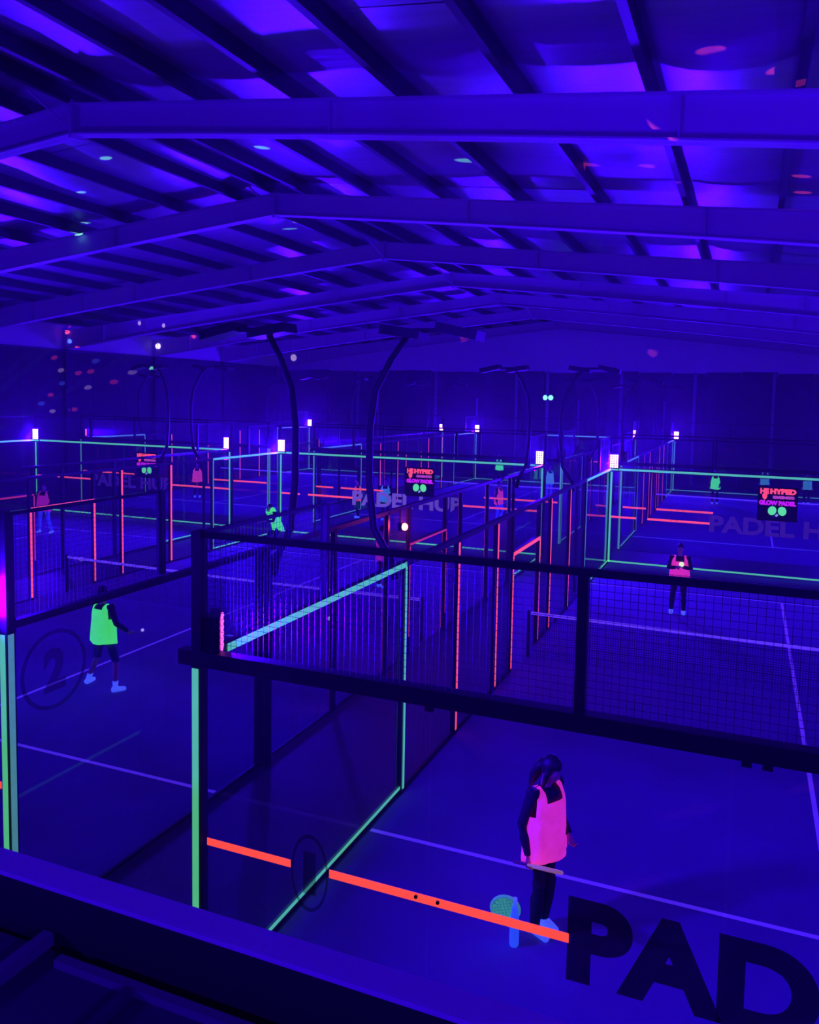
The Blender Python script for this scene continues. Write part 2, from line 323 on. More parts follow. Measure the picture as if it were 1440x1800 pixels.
def build_court(name, ox, oy, label, row=0, near_tape='orange', flip=False, decal=None, cut=False):
    c = empty(name, (ox, oy, 0), label=label, category='court')
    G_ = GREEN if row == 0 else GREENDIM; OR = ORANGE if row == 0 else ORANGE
    for X, s in ((0, 1), (10, -1)):
        for Y in (0, 20): inst('post', ME_POST4, c, (X, Y, 0))
        for Y in (4, 6, 8, 9, 11, 12, 14, 16): inst('post', ME_POST3, c, (X, Y, 0))
        for Y in (2, 18): inst('post', ME_POST1, c, (X, Y, 0))
        for Ya in (0, 2, 16, 18): inst('glass_panel', ME_GLASS, c, (X, Ya, 0), (0, 0, R(90)))
        for Ya in (0, 18): inst('mesh_panel', ME_TOP, c, (X, Ya, 3.03), (0, 0, R(90)), kind='stuff')
        for Ya in (4, 6, 12, 14): inst('mesh_panel', ME_SIDE, c, (X, Ya, 0), (0, 0, R(90)), kind='stuff')
        inst('mesh_panel', ME_DOOR, c, (X, 9, 2.27), (0, 0, R(90)), kind='stuff')
        for Ya in (8, 11):
            o = inst('mesh_panel', ME_SIDE, c, (X, Ya, 0), (0, 0, R(90)), kind='stuff'); o.scale = (.5, 1, 1)
        box('top_rail', (X-.04, 0, 2.96), (X+.04, 20, 3.03), STEEL, c)
        box('fence_rail', (X-.015, 0, 3.985), (X+.015, 2, 4.015), STEEL, c); box('fence_rail', (X-.015, 18, 3.985), (X+.015, 20, 4.015), STEEL, c)
        box('door_head', (X-.03, 9, 2.22), (X+.03, 11, 2.28), STEEL, c)
        box('base_rail', (X-.02, 0, 0), (X+.02, 9, .04), STEEL, c); box('base_rail', (X-.02, 11, 0), (X+.02, 20, .04), STEEL, c)
        # fluorescent tape on the court side of the posts
        t0, t1 = (X+.041*s, X+.046*s)
        for Y in (6, 8, 12, 14): tapeb(c, (t0, Y-.03, .06), (t1, Y+.03, 2.95), OR)
        for Y in (9, 11):
            tapeb(c, (t0, Y-.03, .06), (t1, Y+.03, 2.2), OR)
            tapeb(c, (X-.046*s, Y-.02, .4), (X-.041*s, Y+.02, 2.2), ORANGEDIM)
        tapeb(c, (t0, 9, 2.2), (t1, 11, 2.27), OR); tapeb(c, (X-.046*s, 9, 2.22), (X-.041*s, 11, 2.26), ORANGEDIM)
        g0, g1 = (X+.048*s, X+.054*s)
        plain = decal == '2' and X == 10
        if plain: box('sealant_strip', (X-.03, .02, .0), (X-.015, 4, .02), mat('pale_sealant', (.6, .5, .6), .7, emit=(.03, .02, .05), es=1.0), c)
        for Y, Yb in ((0.3, 4), (16, 19.95)):
            if plain and Y < 1: continue
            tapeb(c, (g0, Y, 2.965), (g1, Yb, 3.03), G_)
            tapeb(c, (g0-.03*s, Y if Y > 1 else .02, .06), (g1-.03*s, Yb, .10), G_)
        if not plain: tapeb(c, (g0, 3.98, .06), (g1, 4.03, 2.965), G_)
        else: box('post_cover', (X-.06, 3.90, 0), (X+.06, 4.10, 2.98), STEEL, c)
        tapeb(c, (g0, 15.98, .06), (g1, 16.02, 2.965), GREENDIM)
    for Y, s in ((0, 1), (20, -1)):
        for Xa in (0, 2, 4, 6, 8):
            inst('glass_panel', ME_GLASS, c, (Xa, Y, 0)); inst('mesh_panel', ME_TOP, c, (Xa, Y, 3.03), kind='stuff')
            for dx in (-.085, .085):
                if Xa == 2: inst('glass_clamp', ME_DOT, c, (Xa+dx, Y-.012, 1.505))
        box('top_rail', (-.17 if Y == 0 else 0, Y-.05, 2.94), (10.05, Y+.05, 3.06), STEEL, c)
        box('fence_rail', (0, Y-.02, 3.97), (10, Y+.02, 4.02), STEEL, c)
        for X in (3.05, 6.95): inst('post', ME_POST1, c, (X, Y, 0))
        for X in (2.0, 4.08, 4.2, 6.0, 8.0): inst('bolt', ME_CLAMP, c, (X, Y-.03 if Y == 0 else Y+.03, 2.925))
        # the 1.5 m band outside the lettering, and corner strips
        y0, y1 = (Y-.012, Y-.007)
        tapeb(c, (.08, y0, 1.465), (.86, y1, 1.525), OR); tapeb(c, (1.2, y0, 1.465), (3.03, y1, 1.53), OR)
        tapeb(c, (7.15, y0, 1.465), (9.9, y1, 1.53), OR)
        g0, g1 = (Y+.052*s, Y+.058*s)
        if Y == 20:
            tapeb(c, (.05, g1, 2.965), (9.95, g0, 3.03), G_); tapeb(c, (.05, g1, .06), (9.95, g0, .11), G_)
            for X in (.03, 9.91): tapeb(c, (X, g1, .06), (X+.06, g0, 2.96), G_)
        else:
            for X in (0, 10): tapeb(c, (X-.035, Y-.052, .03), (X+.025, Y-.046, 2.92), G_)
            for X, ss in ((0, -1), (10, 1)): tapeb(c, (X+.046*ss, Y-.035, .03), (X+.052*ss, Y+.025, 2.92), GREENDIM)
    # glass lettering on both back walls, read from the near side
    for Y in (0, 20) if row == 0 else ():
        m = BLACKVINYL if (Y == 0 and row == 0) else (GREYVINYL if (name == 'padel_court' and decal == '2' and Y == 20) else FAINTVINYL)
        t = text('glass_lettering', 'PADEL HUB', .60 if Y == 0 else .52, m, c, width=4.2, bold=.02 if Y else .03, ext=.001)
        t.location = (5.12, Y-.010, 1.50)
    # court number decal on the side glass / a small ring on the back glass
    if decal:
        Xd = 10.0 if decal == '2' else 0.0
        ring = MB(); n = 40
        for k in range(n):
            a0, a1 = 2*math.pi*k/n, 2*math.pi*(k+1)/n
            P = [(0, math.cos(a)*r, math.sin(a)*r) for a in (a0, a1) for r in (.345, .385)]
            ring.add([(x+dx, y, z) for dx in (-.001, .001) for x, y, z in P], [(0, 1, 3, 2), (6, 7, 5, 4), (1, 5, 7, 3), (0, 2, 6, 4)])
        d = ring.obj('number_decal', FAINTDECAL, c)
        d.location = (Xd+.012, .50, 2.44)
        t = text('digit', decal, .42, FAINTDECAL, d, width=.26, bold=.02, ext=.001); t.rotation_euler = (0, 0, R(90))
        if decal == '1':
            d.location = (1.03, -.012, 1.46); d.rotation_euler = (0, 0, R(90)); d.scale = (1, .42, .80)
    # turf
    tf = box('court_turf', (.05, .05, -.012), (9.95, 19.95, .0), TURF, c)
    for (a, b) in (((.06, 3.02), (9.94, 3.08)), ((.06, 16.92), (9.94, 16.98)), ((4.97, 3.08), (5.03, 16.92))):
        box('painted_line', (a[0], a[1], 0), (b[0], b[1], .003), LINE, tf)
    return c
def build_net(ox, oy, label):
    n_ = empty('padel_net', (ox, oy+10, 0), label=label, category='net', group='court nets')
    MB().box((-.0, -.03, 0), (.06, .03, .95)).obj('net_post', STEEL, n_, loc=(.08, 0, 0)); MB().box((-.06, -.03, 0), (0, .03, .95)).obj('net_post', STEEL, n_, loc=(9.92, 0, 0))
    N = 24; tb = MB(); V = []
    def zt(x): return .92-.04*(1-abs(x-5)/5)
    for i in range(N):
        xa, xb = .14+9.72*i/N, .14+9.72*(i+1)/N
        tb.add([(x, s*.012, z) for x, dz in ((xa, 0), (xb, 0)) for z in (zt(x)-.055, zt(x)) for s in (-1, 1)],
               [(0, 4, 6, 2), (1, 3, 7, 5), (2, 6, 7, 3), (0, 1, 5, 4)])
    tb.obj('net_headband', NETTAPE, n_)
    nm = MB(); r = .0022
    for i in range(0, 221):
        x = .14+9.72*i/220; nm.box((x-r, -r, .02), (x+r, r, zt(x)-.05))
    for j in range(19): z = .03+j*.045; nm.box((.14, -r, z), (9.86, r, z+r*2))
    nm.obj('net_mesh', NET, n_, kind='stuff')
ROW2 = 22.5
COURTS = [
 (0, 0, 'nearest court, black lettering on its glass, woman in pink by the glass', 0, '1', 'nearest court'),
 (-12.1, 0, 'number two court, circled 2 on side glass, player in green bib inside', 0, '2', 'number two court'),
 (-24.25, 0, 'side wall court, third in the front row, beyond the number two court', 0, None, 'side wall court'),
 (0, ROW2, 'first rear court, straight behind the nearest court', 1, None, 'first rear court'),
 (-12.1, ROW2, 'second rear court, straight behind the number two court', 1, None, 'second rear court'),
 (-24.25, ROW2, 'far corner court, in the rear row behind the side wall court', 1, None, 'far corner court')]
for ox, oy, lab, row, dec, nm_ in COURTS:
    build_court('padel_court', ox, oy, lab, row, decal=dec)
    build_net(ox, oy, 'black net with a glowing pale headband across ' + nm_)

# ------------------------------------------------------------------ violet floodlights on the corner posts
ME_HOUSE = MB().box((-.14, 0, -.17), (.14, .09, .17)).box((-.10, .09, -.14), (.10, .16, .14)).mesh('housing', HOUSE)
_m = MB()
for i in range(4):
    for j in range(6): _m.ell((-.10+i*.066, -.004, -.125+j*.05), (.024, .012, .021), 8, 5)
ME_LED = _m.mesh('led_array', LED); ME_LED2 = _m.mesh('led_array', LEDSIDE)
ME_BRK = MB().box((-.16, .03, -.22), (-.14, .07, .06)).box((.14, .03, -.22), (.16, .07, .06)).box((-.16, .03, -.24), (.16, .07, -.21)).mesh('bracket', STEEL)
def flood(x, y, z, dx, dy, label, power=1., tilt=0.):
    rz = math.atan2(dx, -dy)          # local -y looks along (dx, dy)
    o = empty('uv_floodlight', (x, y, z), rz, label=label, category='floodlight', group='added unseen violet floodlights behind the gallery' if 'gallery' in label else 'violet floodlights on the corner posts')
    inst('housing', ME_HOUSE, o); inst('led_array', ME_LED2 if 'near end' in label else ME_LED, o, (0, -.004, 0)); inst('bracket', ME_BRK, o)
    if 'far end' in label: o.scale = (1, 1, 1.4)
    ld = bpy.data.lights.new('uv_lamp', 'AREA'); ld.shape = 'RECTANGLE'; ld.size = .24; ld.size_y = .34; ld.color = UV; ld.energy = P_FLOOD*power
    ld.spread = R(170)
    lo = bpy.data.objects.new('uv_lamp', ld); C.objects.link(lo); lo.parent = o; lo.location = (0, -.05, 0); lo.rotation_euler = (R(-(90+tilt)), 0, 0)
SIDES = {(0, 0): ('gap side', 'outer side'), (-12.1, 0): ('side by the side wall court', 'side by the nearest court'), (-24.25, 0): ('hall wall side', 'side by the number two court'),
         (0, ROW2): ('gap side', 'outer side'), (-12.1, ROW2): ('farther side', 'side by the gap'), (-24.25, ROW2): ('hall wall side', 'inner side')}
for ox, oy, lab, row, dec, nm_ in COURTS:
    for X, s in ((0, 1), (10, -1)):
        side = SIDES[(ox, oy)][0 if s > 0 else 1]
        nx_, ny_ = (.83*s, .55)
        px_ = ox+X+.10*s
        py_ = oy+.14
        if ox == -12.1 and oy == 0 and s < 0: nx_, ny_, px_, py_ = .80, .30, ox+X-.17, oy-.10
        flood(px_, py_, 3.24 if row else (3.17 if ox == 0 and s > 0 else 3.24), nx_, ny_, f'violet floodlight, near end, {side}, {nm_}', .50, tilt=14)
        flood(ox+X+.14*s, oy+19.86, 3.26, .30*s*.6, -1, f'violet floodlight, far end, {side}, {nm_}', 1.25, tilt=13)

# ------------------------------------------------------------------ curved court light poles
def light_pole(x, y, s, label):
    """s: +1 leans over the court on +x, the pole stands on the aisle side of the wall"""
    o = empty('court_light_pole', (x, y, 0), label=label, category='light pole', group='curved light poles beside the side walls')
    P = [(0-.10*s, 0, 2.7), (-.16*s, 0, 2.95), (-.42*s, 0, 3.35), (-.50*s, 0, 4.0), (-.50*s, 0, 4.7), (-.42*s, 0, 5.2), (-.2*s, 0, 5.6), (.05*s, 0, 5.93)]
    P = [(q[0]*(.8 if s < 0 else 1)-.12*s, q[1], q[2]) for q in P]
    o2 = MB().tube(P, [.05, .05, .05, .05, .048, .045, .042, .04], 10, up=(0, 1, 0)).obj('pole', STEEL, o, smooth=True)
    MB().tube([(-.10*s-.02*s, 0, 0), (-.10*s-.02*s, 0, 2.95)], .045, 8).obj('pole_base', STEEL, o)
    MB().box((-.4*s, -.03, 5.93), (.75*s, .03, 5.99)).obj('cross_arm', STEEL, o)
    for hx, tl in ((-.15, 8), (.62, 12)):
        mb = MB().box((-.28, -.17, -.05), (.28, .17, .07)).box((-.2, -.12, .04), (.2, .12, .07))
        h = mb.obj('lamp_head', HOUSE, o, loc=(hx*s, 0, 5.93)); h.rotation_euler = (0, R(tl)*s, 0)
        g = MB().box((-.23, -.13, -.036), (.23, .13, -.031)).obj('lens', mat('unlit_lamp_lens', (.12, .1, .2), .3), h)
for ox, oy, lab, row, dec, nm_ in COURTS:
    for X, s in ((0, 1), (10, -1)):
        for yy in (4.35 if s > 0 else 3.9, 15.8):
            light_pole(ox+X-.05*s, oy+yy, s, f'dark curved light pole, {"near" if yy < 9 else "far"} end, {SIDES[(ox, oy)][0 if s > 0 else 1]}, {nm_}')

# ------------------------------------------------------------------ hanging logo banners
def banner(x, y, z, label):
    o = empty('banner', (x, y-.03, z), label=label, category='banner')
    box('board', (-.54, 0, -.50), (.54, .02, .50), mat('black_banner_cloth', (.012, .006, .02), .8), o)
    L = lambda s, sz, wd, xx, zz, m, nm='lettering': setattr(text(nm, s, sz, m, o, width=wd, bold=.012, ext=.003), 'location', (xx, -.006, zz))
    L('HE', .17, .24, -.36, .37, ORANGE, 'emblem_letters')
    MB().add([(x_, y_, z_) for y_ in (-.012, -.004) for x_, z_ in ((-.42, .28), (-.28, .28), (-.29, .17), (-.35, .11), (-.41, .17))],
             [(4, 3, 2, 1, 0), (5, 6, 7, 8, 9), (0, 1, 6, 5), (1, 2, 7, 6), (2, 3, 8, 7), (3, 4, 9, 8), (4, 0, 5, 9)]).obj('emblem', ORANGE, o)
    L('HYPED', .16, .70, .14, .37, ORANGE); L('EVENTS', .09, .58, .16, .20, mat('soft_pink_print', (.5, .2, .5), .8, emit=(.45, .06, .30), es=.8))
    L('GLOW PADEL', .14, 1.0, 0, .03, mat('magenta_print', (.6, .1, .6), .8, emit=(.52, .012, .62), es=1.0))
    for s in (-1, 1):
        m_ = MB(); rr = Matrix.Rotation(R(24*s), 3, 'Y')
        m_.ell((s*.135, -.012, -.20), (.115, .012, .135), 18, 8, rot=Matrix.Rotation(R(-14*s), 3, 'Y')); m_.obj('paddle_print', mat('green_print', (.3, .9, .4), .8, emit=(.10, .72, .15), es=1.0), o, smooth=True)
    MB().tube([(-.03, -.012, -.36), (.02, -.012, -.30)], .03, 8).obj('handle_print', mat('pale_print', (.6, .7, .8), .8, emit=(.25, .3, .6), es=.9), o)
for x, lab in ((4.88, 'black square banner with coral lettering on the far glass of the nearest court'), (-6.45, 'black square banner with coral lettering on the far glass of the number two court'),
               (-18.25, 'black square banner with coral lettering on the far glass of the side wall court')):
    banner(x, 19.96, 2.22, lab)

# ------------------------------------------------------------------ small lamps and party lights
o = empty('red_beacon', (-2.0, 8.49, 2.67), label='small red beacon lamp glowing on the side mesh of the number two court', category='beacon')
MB().ell((.04, 0, 0), (.06, .06, .07), 16, 10).obj('glowing_dome', REDLED, o, smooth=True)
MB().box((-.07, -.04, -.07), (0, .04, .07)).box((-.06, -.015, .05), (-.045, .015, .33)).obj('hook_bracket', STEEL, o)
ld = bpy.data.lights.new('red_lamp', 'POINT'); ld.energy = 12; ld.color = (1, .05, .03); ld.shadow_soft_size = .08
lo = bpy.data.objects.new('red_lamp', ld); C.objects.link(lo); lo.parent = o; lo.location = (.16, 0, 0)
o = empty('wall_sign_lamp', (-8.42, YF-.22, 5.30), label='small twin cyan lamp high on the far dark wall', category='sign lamp')
MB().ell((-.17, -.03, 0), (.15, .06, .17), 14, 8).ell((.2, -.03, 0), (.17, .06, .17), 14, 8).obj('glowing_lens', CYANLED, o, smooth=True)
MB().box((-.38, 0, -.2), (.42, .2, .2)).obj('lamp_case', HOUSE, o)

def party_light(x, y, z, label, beams):
    o = empty('party_light', (x, y, z), label=label, category='party light')
    MB().ell((0, 0, 0), (.16, .16, .16), 18, 12).obj('faceted_ball', HOUSE, o)
    if z > 5: MB().tube([(0, 0, .15), (0, 0, roofz(x)-z)], .02, 6).obj('hanger', STEEL, o)
    else: MB().tube([(0, 0, -z), (0, 0, -.12)], .03, 8).tube([(0, 0, -z), (0, 0, -z+.04)], .22, 12).obj('stand', STEEL, o)
    cols = dict(g=(.25, 1.0, .55), w=(1, .7, 1), r=(1, .06, .12), b=(.05, .12, 1))
    for c_, T, size, pw in beams:
        T = Vector(T); P0 = Vector((x, y, z)); d = (T-P0); L = d.length; d.normalize()
        ld = bpy.data.lights.new('beam', 'SPOT'); ld.color = cols[c_]; ang = 2*math.atan(size/2/L)
        ld.spot_size = max(ang, R(.3)); ld.spot_blend = .35; ld.shadow_soft_size = .01
        ld.energy = pw * L*L * 4*math.pi
        lo = bpy.data.objects.new('beam', ld); C.objects.link(lo); lo.parent = o
        lo.location = d*.25; lo.rotation_euler = d.to_track_quat('-Z', 'Y').to_euler()
ceil_g = [(-9.84, 9.12, 10.24), (-11.96, 10.52, 10.03), (-14.24, 12.75, 9.8), (-13.65, 15.01, 9.86), (-4.06, 8.52, 10.09), (-6.12, 9.68, 10.29), (-9.89, 16.73, 10.23), (-9.95, 22.63, 10.23), (-1.9, 10.64, 9.87)]
wl_w = [(-8.46, 15.71, 10.38), (-24.22, 26.79, 8.8), (-22.65, 27.52, 8.96), (-28.9, 29.73, 8.24), (-28.91, 33.37, 8.02), (-28.91, 25.67, 6.12), (-28.9, 25.09, 4.06), (-28.9, 27.4, 5.29), (-28.91, 30.67, 6.22), (-21.92, 23.65, 9.03), (-27.68, 46.3, 7.96)]
rd_r = [(3.43, 5.39, 9.34), (4.24, 6.1, 9.26), (1.93, 6.75, 9.49), (1.07, 10.84, 9.57), (2.2, 10.81, 9.46), (0.74, 14.6, 9.61), (4.86, 11.41, 9.19), (4.94, 12.59, 9.19), (5.11, 15.18, 9.17), (4.89, 16.79, 9.19), (4.0, 21.79, 9.28), (-1.73, 46.3, 8.23), (-14.43, 46.31, 9.31)]
rd_l = [(-28.91, 26.32, 8.25), (-28.9, 27.68, 7.83), (-28.9, 25.25, 6.73), (-28.9, 25.0, 4.87), (-28.9, 26.77, 6.02), (-28.91, 27.62, 6.14), (-28.9, 29.23, 5.63), (-28.9, 26.47, 4.14), (-26.24, 33.32, 8.6), (-20.82, 35.78, 9.14)]
bl_l = [(-28.9, 27.94, 6.7), (-28.9, 25.72, 5.46), (-28.91, 24.45, 4.44), (-28.91, 26.61, 7.84)]
fl_r = [(1.38, 13.13, 0), (3.57, 7.96, 0), (.88, 6.09, 0), (5.0, 6.36, 0), (2.99, 3.06, 0), (3.58, 5.06, 0)]
party_light(11.6, 13.0, 2.2, 'party light ball on a stand beside the outer wall of the hall', [('r', p, .24, 7.0 if p[1] < 40 else 1.0) for p in rd_r if p[1] > 7] + [('r', p, .22, .3) for p in fl_r])
party_light(11.4, 1.2, 1.8, 'party light ball on a stand outside the nearest court', [('r', p, .24, 8.0) for p in rd_r if p[1] <= 7])
party_light(-18.5, 8.6, 1.5, 'party light ball on a low stand on the side wall court', [('g', p, .15, 11) for p in ceil_g] + [('g', (-14.24, 12.75, 9.8), .36, 9), ('w', wl_w[0], .15, 10)])
party_light(-22.6, 14.6, 3.6, 'party light ball on a stand near the far side wall', [('w', p, .18, 1.6 if p[0] > -28 else 8.0) for p in wl_w[1:]] + [('r', p, .18, 10.0 if p[0] < -28 else 3) for p in rd_l] + [('b', p, .24, 12.0) for p in bl_l])
for gx in (-3.5, 8.0):  # unseen floodlights added to brighten the kerb, deck and near ceiling
    flood(gx, -8.6, 6.2, .2 if gx < 0 else -.2, 1, 'added unseen violet floodlight on the wall behind the gallery, ' + ('on the outer side' if gx > 0 else 'over the deck end'), .6, tilt=-22)
# ------------------------------------------------------------------ people
def limb_d(P, a, b):
    a = np.array(a); b = np.array(b); ab = b-a; t = np.clip(((P-a)@ab)/max(ab@ab, 1e-9), 0, 1)
    return np.linalg.norm(P-(a+t[:, None]*ab), axis=1)
def person(label, x, y, rz, bib, pose=None, hair='short', h=1.72, detail=False, legs=DARKCLOTH, sleeves=True, shorts=False, shoe=SHOE, bibz=.78, group='padel players'):
    s = h/1.75
    J = dict(pel=(0, 0, .95), waist=(0, 0, 1.08), chest=(0, .0, 1.28), neck=(0, .01, 1.47), head=(0, -.01, 1.62),
             ls=(.185, 0, 1.42), le=(.26, .02, 1.13), lw=(.27, -.06, .88), rs=(-.185, 0, 1.42), re=(-.26, .02, 1.13), rw=(-.27, -.06, .88),
             lh=(.095, 0, .93), lk=(.11, -.02, .50), la=(.12, .03, .085), rh=(-.095, 0, .93), rk=(-.11, -.02, .50), ra=(-.12, .03, .085))
    J.update({k_: v_ for k_, v_ in (pose or {}).items() if k_ in J})
    J = {k: Vector(v)*s for k, v in J.items()}
    b = MB()
    def T(names, rad, flat=1., n=12, up=None):
        pts = [J[k] if isinstance(k, str) else Vector(k)*s for k in names]; b.tube(pts, [r*s for r in rad], n, flat, up=up)
    hd = J['head']-J['neck']; fw = Vector((0, -1, 0))
    # trunk as stacked ellipses
    def mix(a, c, t): return J[a].lerp(J[c], t)
    b.tube([mix('pel', 'waist', -.75), J['pel'], J['waist'], J['chest'], mix('chest', 'neck', .62), mix('chest', 'neck', .92)], [.12*s, .165*s, .14*s, .17*s, .165*s, .06*s], 16, .66, up=(0, 1, 0))
    T(['chest', 'neck', 'head'], [.07, .055, .055])
    for q in ('l', 'r'):
        b.tube([J['chest'].lerp(J[q+'s'], .5), J[q+'s'], J[q+'s'].lerp(J[q+'e'], .35), J[q+'e'], J[q+'e'].lerp(J[q+'w'], .4), J[q+'w']], [.06*s, .058*s, .05*s, .04*s, .04*s, .026*s], 12)
        b.tube([J['pel'].lerp(J[q+'h'], .6), J[q+'h'], J[q+'h'].lerp(J[q+'k'], .4), J[q+'k'], J[q+'k'].lerp(J[q+'a'], .35), J[q+'a']], [.09*s, .092*s, .078*s, .055*s, .057*s, .036*s], 12)
        b.ell(J[q+'s'], (.062*s,)*3, 12, 8)
        A = J[q+'a']; fd = Vector(pose.get('foot'+q, (0, -1, 0)) if pose else (0, -1, 0)).normalized()
        b.tube([A+Vector((0, 0, -.035*s))-fd*.05*s, A+fd*.05*s+Vector((0, 0, -.04*s)), A+fd*.16*s+Vector((0, 0, -.055*s))], [.042*s, .042*s, .030*s], 10, .8)
        # hand: palm, four fingers, thumb
        W = J[q+'w']; d = (W-J[q+'e']).normalized(); sd = d.cross(Vector((0, 1, 0) if abs(d.y) < .8 else (0, 0, 1))).normalized(); nn = d.cross(sd)
        grip = (pose or {}).get('grip', 0)
        b.tube([W, W+d*.045*s, W+d*.09*s], [.026*s, .038*s, .036*s], 10, .5, up=nn)
        fr = .0095*s
        for i, ln in enumerate((.070, .080, .074, .058)):
            r0 = W+d*.085*s+sd*(i-1.5)*.021*s; cu = .5 if not grip else 1.4
            p1 = r0+(d*math.cos(cu*.5)+nn*math.sin(cu*.5))*ln*.5*s; p2 = p1+(d*math.cos(cu*1.3)+nn*math.sin(cu*1.3))*ln*.5*s
            b.tube([r0-d*.02*s, r0, p1, p2], [fr, fr, fr*.95, fr*.8], 8)
        t0 = W+d*.03*s-sd*.03*s; b.tube([t0, t0-sd*.03*s+d*.03*s+nn*.01*s, t0-sd*.035*s+d*.06*s+nn*.02*s], [.012*s, .011*s, .009*s], 8)
    # head with face
    hv = (pose or {}).get('look', (0, -1, 0)); hv = Vector(hv).normalized(); up = Vector((0, 0, 1)); rt = hv.cross(up).normalized(); up2 = rt.cross(hv).normalized()
    Rm = Matrix((rt, -hv, up2)).transposed()
    H = J['head']+up2*.02*s; q = lambda a, c, e: H+Rm @ Vector((a*s, c*s, e*s))
    b.ell(H, (.076*s, .095*s, .115*s), 20, 14, rot=Rm)
    b.ell(q(0, -.035, -.055), (.055*s, .058*s, .062*s), 14, 10, rot=Rm)
    b.tube([q(0, -.09, .015), q(0, -.108, -.02), q(0, -.095, -.032)], [.009*s, .014*s, .010*s], 8)
    for sg in (-1, 1):
        b.ell(q(sg*.078, .005, -.01), (.010*s, .020*s, .030*s), 8, 6, rot=Rm)
        b.ell(q(sg*.033, -.078, .028), (.024*s, .012*s, .008*s), 8, 6, rot=Rm)
    b.ell(q(0, -.088, -.060), (.024*s, .010*s, .009*s), 10, 6, rot=Rm)
    me0 = b.mesh('body', SKIN); tmp = bpy.data.objects.new('tmp', me0); C.objects.link(tmp)
    md = tmp.modifiers.new('r', 'REMESH'); md.mode = 'VOXEL'; md.voxel_size = .009 if detail else .014
    sm = tmp.modifiers.new('s', 'SMOOTH'); sm.factor = .5; sm.iterations = 2 if detail else 1
    me = bpy.data.meshes.new_from_object(tmp.evaluated_get(bpy.context.evaluated_depsgraph_get())); bpy.data.objects.remove(tmp)
    me.name = 'body'; me.materials.clear(); me.materials.append(SKIN); me.polygons.foreach_set('use_smooth', [True]*len(me.polygons))
    root = empty('person', (x, y, 0), rz, label=label, category='person', group=group)
    inst('body', me, root)
    co = np.empty(len(me.vertices)*3); me.vertices.foreach_get('co', co); co = co.reshape(-1, 3)
    no = np.empty(len(me.vertices)*3); me.vertices.foreach_get('normal', no); no = no.reshape(-1, 3)
    fc = [tuple(p.vertices) for p in me.polygons]; cen = np.array([co[list(f)].mean(0) for f in fc])
    segs = [('trunk', 'pel', 'chest'), ('trunk', 'chest', 'neck'), ('head', 'neck', 'head')]
    for q_ in 'lr': segs += [('up'+q_, q_+'s', q_+'e'), ('fo'+q_, q_+'e', q_+'w'), ('th'+q_, q_+'h', q_+'k'), ('sh'+q_, q_+'k', q_+'a')]
    D = np.stack([limb_d(cen, J[a], J[c]) for _, a, c in segs]); idx = D.argmin(0); lab = np.array([g[0] for g in segs])[idx]
    dh = [np.linalg.norm(cen-np.array(J[q_+'w']+(J[q_+'w']-J[q_+'e']).normalized()*.09*s), axis=1) for q_ in 'lr']
    hand = (dh[0] < .105*s) | (dh[1] < .105*s)
    foot = np.zeros(len(cen), bool)
    for q_ in 'lr': foot |= (cen[:, 2] < J[q_+'a'].z+.012) & (np.linalg.norm(cen[:, :2]-np.array(J[q_+'a'])[:2], axis=1) < .26)
    headm = (np.linalg.norm(cen-np.array(H), axis=1) < .15*s)
    def cloth(name, mask, m, off):
        fs = [fc[i] for i in np.nonzero(mask)[0]]
        if not fs: return
        ids = sorted({v for f in fs for v in f}); mp = {v: i for i, v in enumerate(ids)}
        V = co[ids]+no[ids]*off; mb = MB(); mb.add(V.tolist(), [tuple(mp[v] for v in f) for f in fs]); mb.obj(name, m, root, smooth=True)
    is_leg = np.isin(lab, ['thl', 'thr', 'shl', 'shr']) | ((lab == 'trunk') & (cen[:, 2] < 1.0*s))
    if shorts: lm_ = is_leg & ~foot & ((cen[:, 2] > J['lk'].z-.02) & (cen[:, 2] > J['rk'].z-.02))
    else: lm_ = is_leg & ~foot
    cloth('shorts' if shorts else 'leggings', lm_ & ~hand, legs, .012)
    cloth('shirt', ((lab == 'trunk') & (cen[:, 2] >= .98*s) | np.isin(lab, ['upl', 'upr', 'fol', 'for'] if sleeves else ['upl', 'upr'])) & ~hand & ~headm & (cen[:, 2] < 1.46*s+.3*(np.abs(cen[:, 0]) > .2)), DARKCLOTH, .010)
    cloth('shoe', foot & (cen[:, 0] > J['pel'].x), shoe, .012); cloth('shoe', foot & (cen[:, 0] <= J['pel'].x), shoe, .012)
    if shorts:
        sk = np.zeros(len(cen), bool)
        for q_ in 'lr': sk |= (lab == 'sh'+q_) & (cen[:, 2] < J[q_+'a'].z+.10) & ~foot
        cloth('sock', sk, shoe, .006)
    # bib: loose tabard, closed ring below the armpits, panels and shoulders above
    n = 40; rows = 16; z0 = bibz*s; z1 = 1.475*s; bb = MB(); V = []
    def ctr(z):
        zs_ = [J['pel'], J['waist'], J['chest'], J['neck']]
        if z <= zs_[0].z: return zs_[0]
        for a, c in zip(zs_, zs_[1:]):
            if z <= c.z: return a.lerp(c, (z-a.z)/max(c.z-a.z, 1e-6))
        return zs_[-1]
    for j in range(rows+1):
        t = j/rows; z = z0+(z1-z0)*t; cc = ctr(z)
        wx = (.262-.055*t)*s; wy = (.165-.02*t)*s
        if t > .72: k = (t-.72)/.28; wy *= math.sqrt(max(0, 1-k*k))*.9+.1; wx *= 1-.10*k
        for i in range(n):
            a = 2*math.pi*i/n; fold = 1+.045*math.sin(a*6+1.3*x)*(1-t)+.02*math.sin(a*11+t*5)
            V.append((cc.x+wx*fold*math.copysign(abs(math.cos(a))**.8, math.cos(a)), cc.y+wy*fold*math.sin(a), z+.012*math.sin(a*3+x)*(1-t)))
    Fb = []
